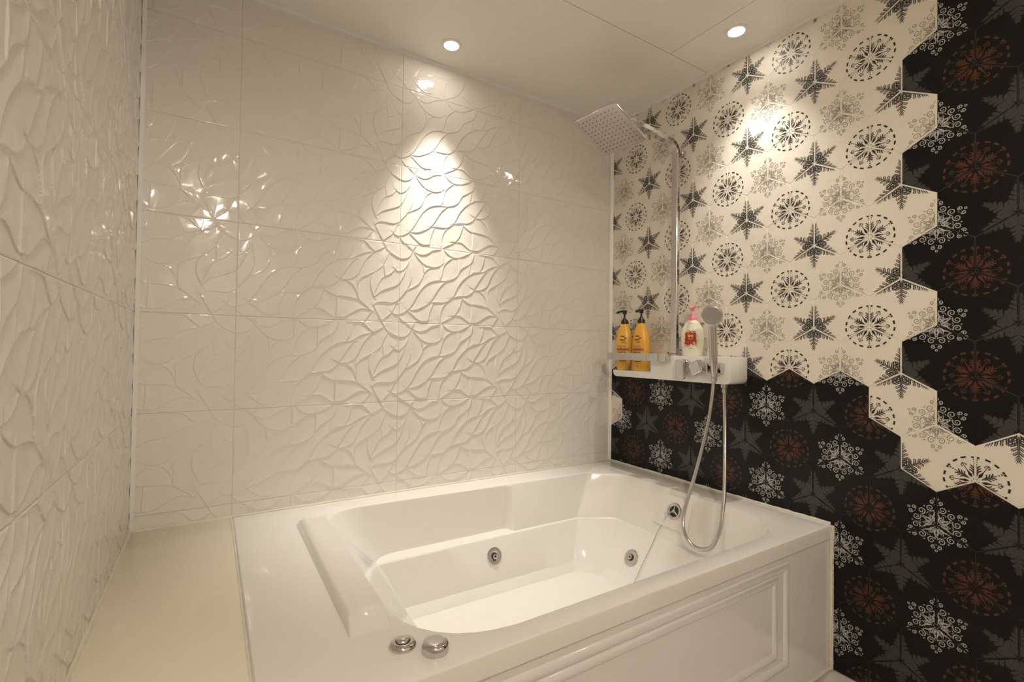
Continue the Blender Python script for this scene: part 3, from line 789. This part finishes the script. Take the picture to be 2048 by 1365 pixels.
# ------------------------------------------------------------------ bottles
def text_shape(body, size, mat_, bold=0.0):
    cu = bpy.data.curves.new('text', 'FONT'); cu.body = body; cu.size = size; cu.align_x = 'CENTER'; cu.align_y = 'CENTER'
    cu.resolution_u = 3; cu.offset = bold
    o = bpy.data.objects.new('text', cu); COL.objects.link(o)
    dg = bpy.context.evaluated_depsgraph_get(); dg.update()
    me = bpy.data.meshes.new_from_object(o.evaluated_get(dg))
    vs = [v.co.copy() for v in me.vertices]; fs = [tuple(p.vertices) for p in me.polygons]
    bpy.data.objects.remove(o); bpy.data.curves.remove(cu); bpy.data.meshes.remove(me)
    return vs, fs
class Bottle:
    """local frame: x across the front, -y is the front, z up from the base"""
    def __init__(s, prof): s.prof = prof      # (z, half width, half depth)
    def rad(s, z):
        P = s.prof
        for a, b in zip(P, P[1:]):
            if a[0] <= z <= b[0]:
                t = (z - a[0]) / max(1e-9, b[0] - a[0]); return a[1] + (b[1] - a[1]) * t, a[2] + (b[2] - a[2]) * t
        return P[-1][1:]
    def wrap(s, x, z, lift):
        rx, ry = s.rad(z); k = min(.98, abs(x) / rx)
        return Vector((x, -ry * (1 - k ** 2.5) ** (1 / 2.5) - lift, z))
    def shell(s, n=44, e=2.5):
        vs, fs = [], []
        for z, rx, ry in s.prof:
            for i in range(n):
                t = 2 * PI * i / n; c, sn = math.cos(t), math.sin(t)
                vs.append((rx * math.copysign(abs(c) ** (2 / e), c), ry * math.copysign(abs(sn) ** (2 / e), sn), z))
        for a in range(len(s.prof) - 1):
            for i in range(n): fs.append((a * n + i, a * n + (i + 1) % n, a * n + n + (i + 1) % n, a * n + n + i))
        fs.append(tuple(range(n - 1, -1, -1))); fs.append(tuple((len(s.prof) - 1) * n + i for i in range(n)))
        return vs, fs
def smooth_prof(pts, per=5):
    q = catmull([Vector((z, a, b)) for z, a, b in pts], per)
    out = []
    for v in q:
        if not out or v.x > out[-1][0] + 1e-5: out.append((v.x, v.y, v.z))
    return out
def part(name, vs, fs, m, parent, sharp=40):
    return link(name, mesh(name, vs, fs, m, True, sharp), parent)
def lpart(name, mb, m, parent, bevel=0, sharp=40):
    me_o = mb.build(name, m, None, bevel, sharp=sharp); me_o.parent = parent; return me_o
def label_text(bt, parent, name, body, size, x, z, m, bold=0.0, sx=1.0):
    vs, fs = text_shape(body, size, m, bold)
    if not vs: return None
    return part(name, [bt.wrap(v.x * sx + x, v.y + z, .0005) for v in vs], fs, m, parent, 0)
def label_blob(bt, parent, name, outline, m, lift=.0003, rings=5, c=None):
    if c is None: c = (sum(p[0] for p in outline) / len(outline), sum(p[1] for p in outline) / len(outline))
    vs = [bt.wrap(c[0], c[1], lift)]; fs = []; n = len(outline)
    for r in range(1, rings + 1):
        k = r / rings; vs += [bt.wrap(c[0] + (x - c[0]) * k, c[1] + (z - c[1]) * k, lift) for x, z in outline]
    fs += [(0, 1 + i, 1 + (i + 1) % n) for i in range(n)]
    for r in range(rings - 1):
        for i in range(n): fs.append((1 + r * n + i, 1 + (r + 1) * n + i, 1 + (r + 1) * n + (i + 1) % n, 1 + r * n + (i + 1) % n))
    return part(name, vs, fs, m, parent, 0)

yb = Bottle(smooth_prof([(0, .0345, .0245), (.003, .0365, .0265), (.03, .0385, .0280), (.09, .0425, .0300), (.13, .0430, .0300), (.165, .0390, .0280), (.195, .0310, .0240), (.215, .0235, .0205), (.228, .0185, .0180), (.232, .0175, .0172)]))
def make_yellow(name, label, loc, yaw, nyaw, bodym):
    t = thing(name, label, 'bottle', loc, 'yellow pump bottles in the shelf niche'); t.rotation_euler = (0, 0, yaw)
    b = part('body', *yb.shell(), bodym, t)
    lpart('collar', MB().lathe([(.0175, .228), (.0180, .232), (.0178, .247), (.0165, .250), (.0085, .258), (.0075, .262)], (0, 0, 0), n=32), M['black'], t)
    p = lpart('pump_stem', MB().lathe([(.0048, .258), (.0044, .282)], (0, 0, 0), n=16), M['black'], t)
    d = Vector((math.cos(nyaw - yaw), math.sin(nyaw - yaw), 0)); sd = d.cross(Vector((0, 0, 1)))
    nzl = MB().lathe([(.0075, .280), (.0100, .284), (.0115, .296), (.0110, .300), (.004, .302)], (0, 0, 0), n=24)
    nzl.sweep([d * -.006 + Vector((0, 0, .2945)), d * .012 + Vector((0, 0, .2950)), d * .030 + Vector((0, 0, .2930)), d * .043 + Vector((0, 0, .2890)), d * .047 + Vector((0, 0, .2845))], [(-.0065, -.0045), (.0065, -.0045), (.0065, .0045), (-.0065, .0045)], sd)
    lpart('pump_nozzle', nzl, M['black'], t)
    T = lambda nm, s, sz, x, z, m, bo=0.0, sx=1.0: label_text(yb, b, nm, s, sz, x, z, m, bo, sx)
    T('lettering', 'mise', .0115, -.004, .169, M['black'], .0004)
    T('lettering', 'en', .0115, .011, .160, M['black'], .0004)
    T('lettering', 'sc\u00e8ne', .0115, -.005, .151, M['black'], .0004)
    T('lettering', '\ubbf8 \uc7dd \uc13c', .0070, .000, .1385, M['black'], .0002)
    T('lettering', 'PEARL', .0170, -.004, .1180, M['mauve'])
    T('lettering', 'SHINING', .0150, .000, .1025, M['violet'], .0006)
    T('lettering', 'MOISTURE', .0085, -.004, .089, M['black'], .0002)
    T('lettering', 'SHAMPOO', .0075, .000, .045, M['black'], .0003)
    T('lettering', '\ud384 \uc0e4\uc774\ub2dd', .0055, .000, .0345, M['black'])
    label_blob(yb, b, 'seal_dot', ngon(0, .024, .0026, 12), M['violet'], .0004, 2)
    return t
# the first bottle faces the camera, the second is turned towards the tub
face = math.atan2(-1.76, -1.77)        # direction to the camera
make_yellow('shampoo_bottle', 'yellow pump bottle in the shelf niche, nearest the relief wall', (-.074, -.176, .9975), face + PI / 2 - math.radians(12), math.radians(175), M['yellow'])
make_yellow('shampoo_bottle', 'amber yellow pump bottle in the shelf niche, nearer the riser pipe', (-.074, -.287, .9975), face + PI / 2 - math.radians(34), math.radians(196), M['yellow2'])

wb = Bottle(smooth_prof([(0, .0385, .0270), (.003, .0410, .0290), (.02, .0425, .0300), (.055, .0475, .0325), (.085, .0482, .0330), (.110, .0450, .0315), (.130, .0380, .0280), (.140, .0320, .0255), (.1475, .0275, .0235), (.152, .0215, .0205), (.157, .0185, .0185)]))
wl = (-.062, -.572, SZ1 + .0005)
t = thing('body_wash_bottle', 'cream pump bottle with pink cap and red floral label on the shower shelf', 'bottle', wl)
fw = math.atan2(-1.9274 - wl[1], -1.8485 - wl[0]); t.rotation_euler = (0, 0, fw + PI / 2 - math.radians(10))
b = part('body', *wb.shell(), M['cream'], t)
# moulded shoulder ring
lpart('shoulder_ring', MB().lathe([(.026, .1385), (.0300, .1425), (.0300, .1455), (.0250, .1490)], (0, 0, 0), n=40, sx=1.06, sy=.86, xdir=(1, 0, 0)), M['cream'], t)
cl = lpart('collar', MB().lathe([(.0190, .156), (.0195, .158), (.0190, .172), (.0180, .1735), (.0175, .176), (.0175, .181), (.0160, .183), (.0070, .184)], (0, 0, 0), n=36), M['pink'], t)
lpart('pump_stem', MB().lathe([(.0060, .183), (.0060, .200)], (0, 0, 0), n=20), M['pinkish'], t)
ph = MB().lathe([(.0075, .196), (.0080, .208), (.0150, .2125), (.0185, .2165), (.0170, .2195), (.006, .221)], (0, 0, 0), n=32)
ph.sweep([(0, -.004, .2135), (0, -.020, .2145), (0, -.036, .2110), (0, -.041, .2065)], [(-.0070, -.0045), (.0070, -.0045), (.0070, .0045), (-.0070, .0045)], (1, 0, 0))
lpart('pump_head', ph, M['pink'], t)
plq = [(-.0235, .103), (-.014, .1035), (-.0085, .1085), (-.0055, .1125), (-.0025, .1070), (.002, .1020), (.0085, .1005), (.0130, .1030), (.0185, .1010), (.0205, .0960), (.0195, .0890), (.0225, .0845), (.0195, .0800), (.0215, .0740), (.0240, .0680), (.0225, .0610), (.0225, .0540), (.0180, .0500), (.0120, .0500), (.0060, .0490), (.0000, .0500), (-.0050, .0470), (-.0095, .0420), (-.0140, .0440), (-.0190, .0470), (-.0270, .0480), (-.0275, .0560), (-.0255, .0660), (-.0265, .0740), (-.0235, .0840), (-.0255, .0920)]
label_blob(wb, b, 'label_plaque', plq, M['red'], .0004, 6, (-.002, .075))
def flower(x, z, r, c1, c2, lift=.0007):
    label_blob(wb, b, 'label_flower', [(x + r * (1 + .18 * math.cos(6 * a)) * math.cos(a), z + r * (1 + .18 * math.cos(6 * a)) * math.sin(a)) for a in [2 * PI * i / 30 for i in range(30)]], M[c1], lift, 2)
    label_blob(wb, b, 'label_flower', ngon(x, z, r * .45, 12), M[c2], lift + .0003, 2)
for x, z, r, c1, c2 in ((-.0120, .1080, .0062, 'lab_blue', 'lab_yellow'), (-.0120, .1065, .0036, 'lab_yellow', 'lab_orange'), (-.0205, .1070, .0026, 'lab_yellow', 'lab_yellow'), (.0215, .0945, .0030, 'lab_yellow', 'lab_pink'), (.0225, .0875, .0042, 'lab_pink', 'lab_yellow'),
                        (.0240, .0705, .0052, 'lab_blue', 'lab_white'), (.0228, .0705, .0028, 'lab_orange', 'lab_yellow'), (-.0255, .0960, .0026, 'lab_orange', 'lab_yellow'), (-.0268, .0850, .0028, 'lab_yellow', 'lab_yellow'), (-.0275, .0750, .0030, 'lab_yellow', 'lab_orange'), (.0125, .0570, .0054, 'lab_yellow', 'lab_yellow'), (.0200, .0490, .0048, 'lab_yellow', 'lab_yellow'),
                        (-.0225, .0485, .0038, 'lab_blue', 'lab_white'), (-.0235, .0420, .0030, 'lab_orange', 'lab_white'), (-.0135, .0455, .0050, 'lab_orange', 'lab_yellow'), (.0000, .0460, .0062, 'lab_white', 'lab_pink'), (.0000, .0460, .0042, 'lab_pink', 'lab_white')):
    flower(x, z, r, c1, c2)
WT = lambda s, sz, x, z, m, bo=0.0: (label_text(wb, b, 'lettering', s, sz, x, z, m, bo))
label_blob(wb, b, 'label_cloud', [(.010 + .0095 * math.cos(a), .1070 + .0050 * math.sin(a)) for a in [2 * PI * i / 20 for i in range(20)]], M['lab_white'], .0006, 3)
def lift_text(s, sz, x, z, m, bo=0.0):
    vs, fs = text_shape(s, sz, m, bo)
    if vs: part('lettering', [wb.wrap(v.x + x, v.y + z, .0011) for v in vs], fs, m, b, 0)
lift_text('Very', .0085, .010, .1068, M['black'], .0003)
lift_text('HAPPY BODY CARE', .0033, -.003, .0945, M['lab_yellow'], .0001)
lift_text('\ud37c\ud399', .0130, -.002, .0845, M['lab_yellow'], .0005)
lift_text('\ub9c8\uc0ac\uc9c0', .0075, -.001, .0735, M['lab_yellow'], .0003)
lift_text('BODY WASH', .0042, -.006, .0615, M['lab_pink'], .0001)
lift_text('500 ml', .0042, -.002, .0330, M['ink_grey'], .0001)
